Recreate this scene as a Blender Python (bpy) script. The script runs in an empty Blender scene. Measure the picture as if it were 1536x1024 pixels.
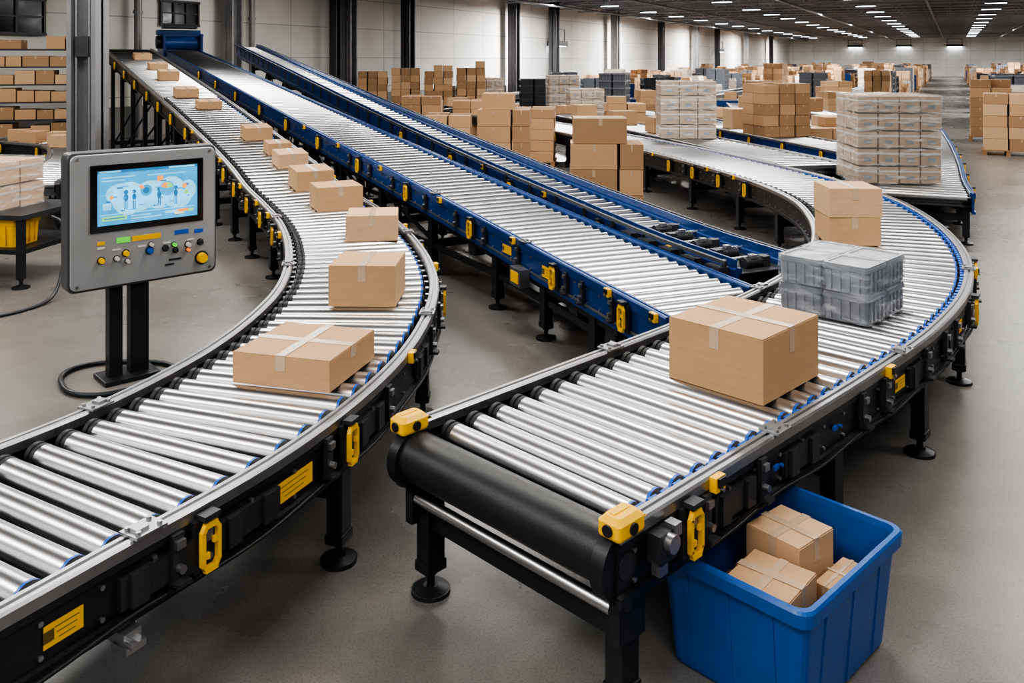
import bpy, bmesh, math, random, bisect
from mathutils import Vector, Matrix
random.seed(11)
scene = bpy.context.scene
COL = scene.collection
pi = math.pi

# ------------------------------------------------------------------ materials
def nodes_of(m):
    m.use_nodes = True
    return m.node_tree.nodes, m.node_tree.links

def M(name, col, rough=.5, metal=0.0, var=.12, scale=6, bump=0.0, bscale=80, stretch=(1,1,1),
      alpha=1.0, emis=0.0, coat=0.0, rvar=.08):
    m = bpy.data.materials.new(name)
    n, l = nodes_of(m)
    b = n['Principled BSDF']
    tc = n.new('ShaderNodeTexCoord'); mp = n.new('ShaderNodeMapping')
    mp.inputs['Scale'].default_value = stretch
    l.new(tc.outputs['Object'], mp.inputs['Vector'])
    nz = n.new('ShaderNodeTexNoise'); nz.inputs['Scale'].default_value = scale
    nz.inputs['Detail'].default_value = 5
    l.new(mp.outputs[0], nz.inputs['Vector'])
    mx = n.new('ShaderNodeMixRGB')
    c = Vector(col)
    mx.inputs[1].default_value = (*(c*(1-var)), 1)
    mx.inputs[2].default_value = (*[min(1, x*(1+var)) for x in c], 1)
    l.new(nz.outputs['Fac'], mx.inputs[0])
    l.new(mx.outputs[0], b.inputs['Base Color'])
    b.inputs['Metallic'].default_value = metal
    mr = n.new('ShaderNodeMapRange')
    mr.inputs['To Min'].default_value = max(0.02, rough-rvar); mr.inputs['To Max'].default_value = min(1, rough+rvar)
    l.new(nz.outputs['Fac'], mr.inputs['Value']); l.new(mr.outputs[0], b.inputs['Roughness'])
    if bump > 0:
        nb = n.new('ShaderNodeTexNoise'); nb.inputs['Scale'].default_value = bscale
        l.new(mp.outputs[0], nb.inputs['Vector'])
        bp = n.new('ShaderNodeBump'); bp.inputs['Strength'].default_value = bump
        bp.inputs['Distance'].default_value = .01
        l.new(nb.outputs['Fac'], bp.inputs['Height']); l.new(bp.outputs[0], b.inputs['Normal'])
    if emis > 0:
        l.new(mx.outputs[0], b.inputs['Emission Color'])
        b.inputs['Emission Strength'].default_value = emis
    if coat: b.inputs['Coat Weight'].default_value = coat
    b.inputs['Alpha'].default_value = alpha
    return m

steel   = M('brushed_steel', (.58,.58,.59), .30, 1, .03, 8, rvar=.012)
alu     = M('aluminium_rail', (.34,.34,.35), .36, .9, .15, 12, rvar=.05)
dark    = M('dark_painted_steel', (.020,.022,.026), .38, .25, .3, 5, .04, 200)
dark2   = M('charcoal_steel', (.045,.048,.054), .45, .4, .25, 5)
black   = M('black_rubber', (.012,.012,.013), .55, 0, .3, 20, .1, 150)
belt    = M('belt_rubber', (.016,.016,.017), .40, 0, .25, 10, .12, 260)
yellow  = M('yellow_plastic', (.80,.45,.008), .4, 0, .12, 20)
ylabel  = M('yellow_sticker', (.75,.42,.015), .5, 0, .1, 30)
bluep   = M('blue_paint', (.006,.043,.17), .32, .1, .25, 6, .03, 150)
blueplas= M('blue_plastic', (.006,.080,.31), .34, 0, .16, 9, .04, 90)
bluechip= M('blue_polymer', (.01,.09,.42), .4, 0, .1, 30)
card    = M('cardboard', (.45,.278,.152), .8, 0, .10, 7, .12, 60, (1,1,6), rvar=.05)
card2   = M('cardboard_pale', (.51,.33,.195), .8, 0, .12, 7, .1, 60, (1,1,6), rvar=.05)
card3   = M('cardboard_brown', (.33,.20,.11), .82, 0, .14, 7, .1, 60, (1,1,6), rvar=.05)
seam    = M('cardboard_edge', (.2,.11,.05), .9)
tape    = M('packing_tape', (.46,.34,.235), .22, 0, .08, 20, .08, 60)
wood    = M('pallet_wood', (.30,.18,.09), .85, 0, .3, 5, .2, 40, (1,6,6))
grey    = M('grey_plastic', (.20,.22,.245), .35, 0, .2, 12, .05, 60)
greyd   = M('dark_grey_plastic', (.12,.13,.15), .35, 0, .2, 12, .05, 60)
greyl   = M('tan_grey_carton', (.38,.27,.175), .6, 0, .3, 6)
colm    = M('column_steel', (.22,.22,.225), .4, .5, .25, 2.5, .05, 60)
coldark = M('column_steel_dark', (.075,.075,.08), .45, .5, .2, 2.5)
panelm  = M('panel_aluminium', (.42,.43,.44), .42, .6, .06, 4, .03, 200)
paneld  = M('panel_housing', (.09,.095,.10), .45, .4, .1, 5)
white   = M('white_plastic', (.55,.52,.48), .4)
green   = M('green_key', (.12,.6,.06), .4, emis=.3)
orange  = M('orange_mark', (.9,.25,.04), .5, emis=.3)
glass   = M('screen_bezel', (.01,.01,.012), .12, 0, .05, 4)
scr_bg  = M('screen_sky', (.04,.27,.50), .3, 0, .4, 6, emis=.7)
scr_lt  = M('screen_light', (.18,.50,.68), .3, 0, .35, 14, emis=.7)
scr_dk  = M('screen_dark', (.03,.16,.33), .3, 0, .3, 12, emis=.5)
scr_gr  = M('screen_green', (.20,.55,.2), .3, 0, .1, 8, emis=.6)
scr_or  = M('screen_orange', (.85,.27,.06), .3, 0, .1, 8, emis=.6)
scr_ye  = M('screen_yellow', (.8,.62,.1), .3, 0, .1, 8, emis=.6)
lampm   = M('lamp_diffuser', (.85,.93,1), .4, 0, .02, 2, emis=9)
ceilm   = M('ceiling_deck', (.045,.045,.05), .8, 0, .4, .4)
joistm  = M('joist_steel', (.28,.29,.31), .6, .2, .3, 1)
pipem   = M('ceiling_pipe', (.16,.165,.18), .5, .3, .3, 1)

def film_mat(name, lo=.12, hi=.62, tint=(.82,.84,.86), p0=.38, p1=.66, sc=4.5, bmp=.35):
    m = bpy.data.materials.new(name); n, l = nodes_of(m)
    b = n['Principled BSDF']
    tc = n.new('ShaderNodeTexCoord'); mp = n.new('ShaderNodeMapping')
    mp.inputs['Scale'].default_value = (.9,.9,4.5); mp.inputs['Rotation'].default_value = (.5,.6,0)
    l.new(tc.outputs['Object'], mp.inputs['Vector'])
    nz = n.new('ShaderNodeTexNoise'); nz.inputs['Scale'].default_value = sc; nz.inputs['Detail'].default_value = 3
    nz.inputs['Distortion'].default_value = .4
    l.new(mp.outputs[0], nz.inputs['Vector'])
    mr = n.new('ShaderNodeMapRange'); mr.inputs['From Min'].default_value=p0; mr.inputs['From Max'].default_value=p1
    mr.inputs['To Min'].default_value=lo; mr.inputs['To Max'].default_value=hi
    l.new(nz.outputs['Fac'], mr.inputs['Value']); l.new(mr.outputs[0], b.inputs['Alpha'])
    b.inputs['Base Color'].default_value=(*tint,1); b.inputs['Roughness'].default_value=.10
    bp = n.new('ShaderNodeBump'); bp.inputs['Strength'].default_value=bmp; bp.inputs['Distance'].default_value=.02
    l.new(nz.outputs['Fac'], bp.inputs['Height']); l.new(bp.outputs[0], b.inputs['Normal'])
    return m
film = film_mat('stretch_film', .12, .50, (.62,.66,.70), .48, .72, 5, .4)
film2 = film_mat('stretch_film_thick', .15, .60, (.78,.77,.75), .49, .72, 4.5, .4)

def floor_mat():
    m = bpy.data.materials.new('polished_concrete'); n,l = nodes_of(m); b=n['Principled BSDF']
    tc=n.new('ShaderNodeTexCoord')
    a=n.new('ShaderNodeTexNoise'); a.inputs['Scale'].default_value=.5; a.inputs['Detail'].default_value=11; a.inputs['Roughness'].default_value=.55
    c=n.new('ShaderNodeTexNoise'); c.inputs['Scale'].default_value=3.4; c.inputs['Detail'].default_value=12; c.inputs['Roughness'].default_value=.70
    v=n.new('ShaderNodeTexNoise'); v.inputs['Scale'].default_value=95; v.inputs['Detail'].default_value=4
    for x in (a,c,v): l.new(tc.outputs['Object'], x.inputs['Vector'])
    r1=n.new('ShaderNodeValToRGB'); r1.color_ramp.elements[0].position=.25; r1.color_ramp.elements[1].position=.75
    r1.color_ramp.elements[0].color=(.142,.133,.126,1); r1.color_ramp.elements[1].color=(.215,.202,.192,1)
    l.new(a.outputs['Fac'], r1.inputs[0])
    r2=n.new('ShaderNodeValToRGB'); r2.color_ramp.elements[0].position=.2; r2.color_ramp.elements[1].position=.8
    r2.color_ramp.elements[0].color=(.60,.59,.58,1); r2.color_ramp.elements[1].color=(1.2,1.2,1.2,1)
    l.new(c.outputs['Fac'], r2.inputs[0])
    r3=n.new('ShaderNodeValToRGB'); r3.color_ramp.elements[0].position=.34; r3.color_ramp.elements[1].position=.52
    r3.color_ramp.elements[0].color=(.62,.60,.58,1); r3.color_ramp.elements[1].color=(1,1,1,1)
    l.new(v.outputs['Fac'], r3.inputs[0])
    m1=n.new('ShaderNodeMixRGB'); m1.blend_type='MULTIPLY'; m1.inputs[0].default_value=.6
    l.new(r1.outputs[0],m1.inputs[1]); l.new(r2.outputs[0],m1.inputs[2])
    m2=n.new('ShaderNodeMixRGB'); m2.blend_type='MULTIPLY'; m2.inputs[0].default_value=.65
    l.new(m1.outputs[0],m2.inputs[1]); l.new(r3.outputs[0],m2.inputs[2])
    l.new(m2.outputs[0], b.inputs['Base Color'])
    mr=n.new('ShaderNodeMapRange'); mr.inputs['From Min'].default_value=.25; mr.inputs['From Max'].default_value=.75
    mr.inputs['To Min'].default_value=.24; mr.inputs['To Max'].default_value=.32
    l.new(a.outputs['Fac'],mr.inputs['Value']); l.new(mr.outputs[0],b.inputs['Roughness'])
    return m

def wall_mat():
    m = bpy.data.materials.new('painted_wall_panels'); n,l = nodes_of(m); b=n['Principled BSDF']
    tc=n.new('ShaderNodeTexCoord'); sp=n.new('ShaderNodeSeparateXYZ'); cb=n.new('ShaderNodeCombineXYZ')
    l.new(tc.outputs['Object'],sp.inputs[0]); l.new(sp.outputs[0],cb.inputs[0]); l.new(sp.outputs[2],cb.inputs[1])
    br=n.new('ShaderNodeTexBrick'); br.inputs['Scale'].default_value=1
    br.inputs['Brick Width'].default_value=3.2; br.inputs['Row Height'].default_value=1.3; br.inputs['Mortar Size'].default_value=.018
    br.offset=0
    br.inputs['Color1'].default_value=(.72,.70,.67,1); br.inputs['Color2'].default_value=(.67,.65,.62,1); br.inputs['Mortar'].default_value=(.40,.39,.37,1)
    l.new(cb.outputs[0],br.inputs['Vector'])
    nz=n.new('ShaderNodeTexNoise'); nz.inputs['Scale'].default_value=.6; nz.inputs['Detail'].default_value=6
    l.new(tc.outputs['Object'],nz.inputs['Vector'])
    rp=n.new('ShaderNodeValToRGB'); rp.color_ramp.elements[0].position=.25; rp.color_ramp.elements[0].color=(.7,.7,.7,1); rp.color_ramp.elements[1].position=.7
    l.new(nz.outputs['Fac'],rp.inputs[0])
    mx=n.new('ShaderNodeMixRGB'); mx.blend_type='MULTIPLY'; mx.inputs[0].default_value=.6
    l.new(br.outputs['Color'],mx.inputs[1]); l.new(rp.outputs[0],mx.inputs[2]); l.new(mx.outputs[0],b.inputs['Base Color'])
    b.inputs['Roughness'].default_value=.75
    return m

# ------------------------------------------------------------------ mesh builder
class MB:
    def __init__(s): s.v=[]; s.f=[]; s.m=[]; s.s=[]
    def face(s, idx, m=0, sm=False): s.f.append(tuple(idx)); s.m.append(m); s.s.append(sm)
    def box(s, c, d, m=0, rz=0, mat=None):
        x,y,z=d[0]/2,d[1]/2,d[2]/2; i=len(s.v)
        R = mat if mat is not None else Matrix.Rotation(rz,4,'Z')
        for q in ((-x,-y,-z),(x,-y,-z),(x,y,-z),(-x,y,-z),(-x,-y,z),(x,-y,z),(x,y,z),(-x,y,z)):
            s.v.append(tuple(Vector(c)+(R@Vector(q))))
        for f in ((0,3,2,1),(4,5,6,7),(0,1,5,4),(1,2,6,5),(2,3,7,6),(3,0,4,7)): s.face([i+k for k in f],m)
        return s
    def beam(s,p0,p1,wd_,ht,m=0):
        p0,p1=Vector(p0),Vector(p1); d=p1-p0; R=d.to_track_quat('X','Z').to_matrix().to_4x4()
        return s.box((p0+p1)/2,(d.length,wd_,ht),m,mat=R)
    def cyl(s,p0,p1,r,n=16,m=0,r2=None,caps=True):
        p0,p1=Vector(p0),Vector(p1); r2=r if r2 is None else r2
        d=(p1-p0).normalized(); a=d.orthogonal().normalized(); b=d.cross(a)
        i=len(s.v)
        for P,R in ((p0,r),(p1,r2)):
            for k in range(n):
                t=2*pi*k/n; s.v.append(tuple(P+(a*math.cos(t)+b*math.sin(t))*R))
        for k in range(n):
            k2=(k+1)%n; s.face((i+k,i+k2,i+n+k2,i+n+k),m,True)
        if caps:
            j=len(s.v)
            s.v += s.v[i:i+2*n]
            s.face([j+n-1-k for k in range(n)],m); s.face([j+n+k for k in range(n)],m)
        return s
    def tube(s,pts,r,n=8,m=0):
        pts=[Vector(p) for p in pts]; rings=[]
        for i,p in enumerate(pts):
            t=(pts[min(i+1,len(pts)-1)]-pts[max(i-1,0)]).normalized()
            up=Vector((0,0,1)) if abs(t.z)<.95 else Vector((1,0,0))
            a=t.cross(up).normalized(); b=t.cross(a)
            rings.append(len(s.v))
            for k in range(n):
                q=2*pi*k/n; s.v.append(tuple(p+(a*math.cos(q)+b*math.sin(q))*r))
        for a,b in zip(rings,rings[1:]):
            for k in range(n): k2=(k+1)%n; s.face((a+k,a+k2,b+k2,b+k),m,True)
        return s
    def lathex(s, prof, n=18):
        for x0,r0,x1,r1,m in prof:
            i=len(s.v)
            for X,R in ((x0,r0),(x1,r1)):
                for k in range(n):
                    t=2*pi*k/n; s.v.append((X,R*math.cos(t),R*math.sin(t)))
            for k in range(n):
                k2=(k+1)%n; s.face((i+k,i+k2,i+n+k2,i+n+k),m,True)
        return s
    def add(s,o,mat,mo=0):
        i=len(s.v); s.v+=[tuple(mat@Vector(q)) for q in o.v]
        s.f+=[tuple(i+k for k in f) for f in o.f]; s.m+=[x+mo if x==0 else x for x in o.m]; s.s+=o.s
    def loft(s,levels,seg=4,m=0,c=(0,0),cap0=True,cap1=True):
        rings=[]
        for hx,hy,r,z in levels:
            rings.append(len(s.v))
            for cx,cy,a0 in ((hx-r,hy-r,0),(-hx+r,hy-r,pi/2),(-hx+r,-hy+r,pi),(hx-r,-hy+r,1.5*pi)):
                for k in range(seg+1):
                    a=a0+pi/2*k/seg
                    s.v.append((c[0]+cx+r*math.cos(a),c[1]+cy+r*math.sin(a),z))
        n=4*(seg+1)
        for a,b in zip(rings,rings[1:]):
            for k in range(n): k2=(k+1)%n; s.face((a+k,a+k2,b+k2,b+k),m)
        if cap0: s.face([rings[0]+n-1-k for k in range(n)],m)
        if cap1: s.face([rings[-1]+k for k in range(n)],m)
        return s
    def sweep(s,path,s0,s1,ds,off,side,prof,B,m=0):
        cnt=max(1,int(math.ceil((s1-s0)/ds))); rings=[]
        for i in range(cnt+1):
            p,t,nn,_=path.at(s0+(s1-s0)*i/cnt)
            rings.append(len(s.v))
            for u,v in prof:
                q=p+nn*(side*(off+u))+Vector((0,0,v))-B
                s.v.append(tuple(q))
        n=len(prof)
        for a,b in zip(rings,rings[1:]):
            for k in range(n): k2=(k+1)%n; s.face((a+k,a+k2,b+k2,b+k),m)
        s.face([rings[0]+k for k in range(n)],m); s.face([rings[-1]+k for k in range(n)],m)
        return s
    def mesh(s,name,mats,recalc=True):
        me=bpy.data.meshes.new(name); me.from_pydata(s.v,[],s.f)
        for mt in mats: me.materials.append(mt)
        me.polygons.foreach_set('material_index',s.m); me.polygons.foreach_set('use_smooth',s.s)
        if recalc:
            bm=bmesh.new(); bm.from_mesh(me); bmesh.ops.recalc_face_normals(bm,faces=bm.faces); bm.to_mesh(me); bm.free()
        me.update(); return me

def obj(name,data,parent=None,loc=(0,0,0),rot=(0,0,0),bevel=0,label=None,category=None,kind=None,group=None,scale=None):
    o=bpy.data.objects.new(name,data); COL.objects.link(o)
    o.location=loc; o.rotation_euler=rot
    if scale: o.scale=scale
    if parent: o.parent=parent
    if bevel:
        b=o.modifiers.new('bevel','BEVEL'); b.width=bevel; b.segments=2; b.limit_method='ANGLE'; b.angle_limit=.7
    if label: o['label']=label
    if category: o['category']=category
    if kind: o['kind']=kind
    if group: o['group']=group
    return o

# ------------------------------------------------------------------ path
class Path:
    def __init__(s,c):
        c=[Vector(p) for p in c]; t=[0]
        for a,b in zip(c,c[1:]): t.append(t[-1]+(b-a).length)
        n=len(c); mm=[]
        for i in range(n):
            a,b=max(0,i-1),min(n-1,i+1); mm.append((c[b]-c[a])/(t[b]-t[a]))
        P=[]
        for i in range(n-1):
            h=t[i+1]-t[i]; k=max(2,int(h/.04))
            for j in range(k):
                u=j/k
                P.append(c[i]*(2*u**3-3*u*u+1)+mm[i]*h*(u**3-2*u*u+u)+c[i+1]*(-2*u**3+3*u*u)+mm[i+1]*h*(u**3-u*u))
        P.append(c[-1]); s.P=P; s.S=[0]
        for a,b in zip(P,P[1:]): s.S.append(s.S[-1]+(b-a).length)
        s.L=s.S[-1]
    def at(s,q):
        i=min(max(bisect.bisect_right(s.S,q)-1,0),len(s.P)-2)
        u=(q-s.S[i])/(s.S[i+1]-s.S[i])
        p=s.P[i]+(s.P[i+1]-s.P[i])*u
        a,b=max(0,i-2),min(len(s.P)-1,i+3); d=s.P[b]-s.P[a]
        h=math.hypot(d.x,d.y); t=Vector((d.x/h,d.y/h,0)); return p,t,Vector((t.y,-t.x,0)),math.atan2(d.z,h)
    def near(s,x,y):
        return s.S[min(range(len(s.P)),key=lambda i:(s.P[i].x-x)**2+(s.P[i].y-y)**2)]

# ------------------------------------------------------------------ conveyor part meshes
def roller_mb(L,n,collar=True,RR=.05):
    h=L/2; c=RR+.002
    p=[(-h-.045,.012,-h,.012,0),(h,.012,h+.045,.012,0)]
    if collar:
        p+=[(-h,.012,-h,.036,1),(-h,.036,-h+.014,.036,1),(-h+.014,.036,-h+.014,c,1),(-h+.014,c,-h+.036,c,1),
            (-h+.036,c,-h+.040,RR-.006,1),(-h+.040,RR-.006,-h+.048,RR-.006,1),(-h+.048,RR-.006,-h+.052,c,1),(-h+.052,c,-h+.070,c,1),(-h+.070,c,-h+.074,RR,1),
            (-h+.074,RR,h-.034,RR,0),(h-.034,RR,h-.032,RR+.001,2),(h-.032,RR+.001,h-.020,RR+.001,2),(h-.020,RR+.001,h,.036,1),(h,.036,h,.012,1)]
    else:
        p+=[(-h,.012,-h,RR,1),(-h,RR,h,RR,0),(h,RR,h,.012,1)]
    return MB().lathex(p,n)

RAIL=[(-.036,-.05),(.036,-.05),(.036,-.01),(.028,0),(.009,0),(.006,-.01),(-.006,-.01),(-.009,0),(-.028,0),(-.036,-.01)]
FRAME=[(-.01,-.05),(.034,-.05),(.034,-.078),(.018,-.084),(.018,-.245),(.036,-.25),(.036,-.285),(-.01,-.285)]

fm=MB(); fm.cyl((0,0,0),(0,0,.018),.092,24); fm.cyl((0,0,.018),(0,0,.034),.086,24,0,.035); fm.cyl((0,0,.03),(0,0,.13),.019,12)
fm.cyl((0,0,.085),(0,0,.10),.03,6)
FOOT=fm.mesh('foot',[dark])
cb=MB(); cb.box((.010,0,0),(.020,.11,.20)); cb.box((.028,0,.045),(.03,.03,.05),1); cb.cyl((.02,0,-.04),(.045,0,-.04),.014,10,1)
cb.box((.035,.0,.115),(.05,.075,.02),0)
CLAMP=cb.mesh('clamp_bracket',[dark2,alu])
hb=MB()
for s_ in (-1,1):
    hb.box((.045,s_*.037,0),(.02,.017,.13)); hb.beam((.045,s_*.037,.058),(.045,s_*.022,.082),.02,.017); hb.beam((.045,s_*.037,-.058),(.045,s_*.022,-.082),.02,.017)
hb.box((.045,0,.083),(.022,.056,.022)); hb.box((.045,0,-.083),(.022,.056,.022)); hb.box((.048,.020,.02),(.014,.022,.022)); hb.box((.048,-.020,-.03),(.014,.022,.022))
HANDLE=hb.mesh('handle',[yellow])
jb=MB(); jb.box((0,0,.004),(.10,.13,.010)); jb.box((0,-.02,.014),(.05,.05,.014)); 
for q in (-.045,.045): jb.cyl((.03,q,.008),(.03,q,.02),.010,8); jb.cyl((-.03,q,.008),(-.03,q,.02),.010,8)
JOINT=jb.mesh('rail_joint',[alu])
sb=MB(); sb.box((.016,0,0),(.032,.07,.06),0); sb.box((.036,0,.01),(.012,.05,.035),1); sb.cyl((.03,0,-.02),(.048,0,-.02),.009,8,2)
SENSOR=sb.mesh('sensor_block',[yellow,dark,alu])
ub=MB(); ub.box((.012,0,0),(.024,.05,.17)); ub.box((.03,0,.05),(.02,.04,.03),1); ub.cyl((.02,0,-.04),(.05,0,-.04),.016,10,1); ub.box((.03,.0,-.09),(.06,.06,.015))
UBR=ub.mesh('mounting_bracket',[dark2,alu])
INK=M('sticker_ink',(.12,.08,.02),.6)
def label_mesh(L,H):
    b=MB(); b.box((.001,0,0),(.003,L,H),0)
    b.box((.003,-L*.38,0),(.001,H*.5,H*.5),1)
    for k in range(3): b.box((.003,L*.08,H*(.25-.25*k)),(.001,L*(.62-.1*k),H*.035),1)
    return b.mesh('warning_label',[ylabel,INK])
LAB={}
cap=MB()
cap.loft([(.050,.075,.015,0),(.054,.08,.02,.01),(.054,.08,.02,.055),(.036,.06,.02,.075)],4)
cap.box((-.01,0,.072),(.025,.09,.012),0); cap.box((0,.09,.02),(.06,.05,.02))
CAP=cap.mesh('end_cap',[yellow])
KNOBX=MB().cyl((.05,0,.03),(.062,0,.03),.022,16).mesh('knob',[black])
KNOBY=MB().cyl((0,-.078,.032),(0,-.088,.032),.022,16).mesh('knob',[black])
mo=MB(); mo.cyl((0,-.14,0),(0,.14,0),.075,20,0); mo.box((0,.19,0),(.16,.12,.16),0); mo.cyl((0,-.17,0),(0,-.14,0),.082,20,0)
for k in range(7): mo.cyl((0,-.11+.035*k,0),(0,-.10+.035*k,0),.083,20,0)
mo.box((.02,-.02,.09),(.09,.1,.05),1)
MOTOR=mo.mesh('drive_motor',[dark2,alu])

def side_rot(n,side): return math.atan2(side*n.y,side*n.x)

def conveyor(label,ctrl,w,fmat=None,rmat=None,legs=(),s_roll=.07,pitch=.138,nsep=100,seg=24,collar=True,RR=.05,ext=0,fpitch=1.0,
             brackets=(),labels=(),joints=(),sensors=(),mounts=(),bolts=True,simple=False,lower=False,chip=None,name='roller_conveyor',group=None,cable=0):
    fmat=fmat or dark; rmat=rmat or alu
    P=Path(ctrl); B=Vector((P.P[0].x,P.P[0].y,0))
    e=obj(name,None,None,B,label=label,category='conveyor',group=group); e.empty_display_size=.2
    ds=.35 if simple else .12
    for side in (-1,1):
        st0=-ext if side<0 else 0
        obj('side_frame',MB().sweep(P,st0,P.L,ds,w/2,side,FRAME,B).mesh('side_frame',[fmat]),e)
        obj('guard_rail',MB().sweep(P,st0,P.L,ds,w/2,side,RAIL,B).mesh('guard_rail',[rmat]),e)
        if lower:
            obj('lower_beam',MB().sweep(P,.35,P.L,ds,w/2-.05,side,[(-.02,-.29),(.02,-.29),(.02,-.37),(-.02,-.37)],B).mesh('lower_beam',[dark]),e)
            obj('edge_strip',MB().sweep(P,st0,P.L,ds,w/2+.03,side,[(0,-.225),(.006,-.225),(.006,-.245),(0,-.245)],B).mesh('edge_strip',[alu]),e)
        if bolts and not simple:
            b=MB(); q=.1
            while q<min(P.L,12):
                p,t,n,_=P.at(q)
                for dz in (-.11,-.22):
                    c=p+n*side*(w/2+.018)+Vector((0,0,dz))-B; b.cyl(c,c+n*side*.009,.010,6)
                q+=.22
            obj('frame_bolts',b.mesh('frame_bolts',[alu]),e,kind='stuff')
    if cable:
        pts=[]; q=.5
        while q<cable:
            p,t,n,_=P.at(q); pts.append(p+n*(w/2+.05)+Vector((0,0,-.262+.012*math.sin(q*7)))-B); q+=.08
        obj('cable',MB().tube(pts,.008,6).mesh('cable',[black]),e)
    if chip:
        b=MB(); q=.15
        while q<min(P.L-.1,11):
            p,t,n,_=P.at(q)
            b.box(p+n*(w/2-.052)+Vector((0,0,-.035))-B,(.024,.055,.03),0,math.atan2(n.y,n.x)); q+=.085
        obj('drive_chain',b.mesh('drive_chain',[bluechip]),e,kind='stuff')
    obj('gap_shade_sheet',MB().sweep(P,.05,P.L-.02,ds,0,1,[(-w/2+.02,-.2),(w/2-.02,-.2),(w/2-.02,-.205),(-w/2+.02,-.205)],B).mesh('gap_shade_sheet',[dark]),e)  # dark sheet added under the rollers to stand in for shade between them
    L=w-.13; mb=roller_mb(L,seg,collar and not simple,RR); far=roller_mb(L,10,False,RR)
    rm=mb.mesh('roller',[steel,black,bluechip]); st=MB(); q=s_roll; k=0
    while q<P.L-.03:
        p,t,n,_=P.at(q); c=p-B+Vector((0,0,-.02-RR)); a=math.atan2(n.y,n.x)
        if k<nsep: obj('roller',rm,e,c,(0,0,a))
        else: st.add(far,Matrix.Translation(c)@Matrix.Rotation(a,4,'Z'))
        q+=pitch*(1+(fpitch-1)*min(1,max(0,(q-2)/6))); k+=1
    if st.v: obj('roller',st.mesh('roller_run',[steel,black,bluechip],False),e,kind='stuff')
    q=s_roll-pitch
    while ext and q>-ext+.06:
        f=1-(-q)/ext*1.0; Ls=max(.1,L*f-.04); p,t,n,_=P.at(q); a=math.atan2(n.y,n.x)
        c=p-n*(L/2-Ls/2)-B+Vector((0,0,-.02-RR)); obj('roller',roller_mb(Ls,seg,False,RR).mesh('roller',[steel,black,bluechip]),e,c,(0,0,a)); q-=pitch
    prev=None
    for q in legs:
        if q>P.L: continue
        p,t,n,sl=P.at(q); a=math.atan2(n.y,n.x); top=p.z-.12
        for side in (-1,1):
            b=MB(); b.box((0,0,(top+.1)/2),(.085,.105,top-.1)); b.box((side*.045,0,top-.08),(.012,.16,.18))
            if not simple: b.box((0,0,.13),(.098,.118,.05))
            c=p+n*side*(w/2-.06)-B; c.z=0
            lg=obj('leg',b.mesh('leg',[dark]),e,c,(0,0,a),bevel=0 if simple else .006)
            obj('foot',FOOT,lg,(0,0,0))
        c=p-B; c.z=0
        if lower and prev is not None:
            for side in (-1,1):
                c0_=prev[0]+prev[1]*side*(w/2-.06); c1_=c+n*side*(w/2-.06)
                obj('stretcher',MB().beam(c0_+Vector((0,0,.34)),c1_+Vector((0,0,.34)),.04,.06).mesh('stretcher',[dark]),e)
                if top>1.0: obj('brace',MB().beam(c0_+Vector((0,0,.40)),c1_+Vector((0,0,top-.25)),.03,.04).mesh('brace',[dark]),e)
        prev=(c,n)
        obj('cross_member',MB().box((0,0,.36),(w-.19,.05,.09)).mesh('cross_member',[dark]),e,c,(0,0,a))
        if top>1.1:
            obj('cross_member',MB().box((0,0,top-.35),(w-.19,.05,.07)).mesh('cross_member',[dark]),e,c,(0,0,a))
            hh=top-.75
            obj('brace',MB().box((0,0,.36+hh/2),(.04,.03,math.hypot(w-.2,hh)),0,mat=Matrix.Rotation(math.atan2(w-.2,hh),4,'Y')).mesh('brace',[dark]),e,c,(0,0,a))
    def put(nm,me,q,side,out,dz):
        p,t,n,sl=P.at(q); c=p+n*side*(w/2+out)+Vector((0,0,dz))-B
        return obj(nm,me,e,c,(0,0,side_rot(n,side)))
    for q,side in brackets:
        o=put('clamp_bracket',CLAMP,q,side,.034,-.15); obj('handle',HANDLE,o)
    for q,side,Ln,H in labels:
        if (Ln,H) not in LAB: LAB[(Ln,H)]=label_mesh(Ln,H)
        put('warning_label',LAB[(Ln,H)],q,side,.02,-.165)
    for q,side in joints: put('rail_joint',JOINT,q,side,0,0)
    for q,side in sensors: put('sensor_block',SENSOR,q,side,.036,-.03)
    for q,side in mounts: put('mounting_bracket',UBR,q,side,.03,-.14)
    return P,e,B,put

# ------------------------------------------------------------------ room
wd=Vector((.4537,.8912,0)); wn=Vector((.8912,-.4537,0)); W0=Vector((-26.7,0,0)); wang=math.atan2(wd.y,wd.x)
CH=6.3
def AB(a,b,z=0): q=W0+wd*a+wn*b; return Vector((q.x,q.y,z))
wm=wall_mat()
obj('floor',MB().box((0,0,-.1),(260,260,.2)).mesh('floor',[floor_mat()]),None,(30,60,0),label='polished grey concrete warehouse floor with faint stains',kind='structure')
obj('wall_left',MB().box((0,0,CH/2),(150,.3,CH)).mesh('wall_left',[wm]),None,AB(84,-.15),(0,0,wang),label='long pale painted panel wall',kind='structure')
obj('wall_back',MB().box((0,0,CH/2),(66,.3,CH)).mesh('wall_back',[wm]),None,AB(159,32.5),(0,0,wang-pi/2),label='pale painted end wall of the warehouse',kind='structure')
obj('wall_right',MB().box((0,0,CH/2),(150,.3,CH)).mesh('wall_right',[wm]),None,AB(84,65),(0,0,wang),label='pale painted panel wall',kind='structure')
obj('ceiling',MB().box((0,0,.1),(160,66,.2)).mesh('ceiling',[ceilm]),None,AB(80,32.5,CH),(0,0,wang),label='dark exposed metal deck ceiling',kind='structure')
ti=1
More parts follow.
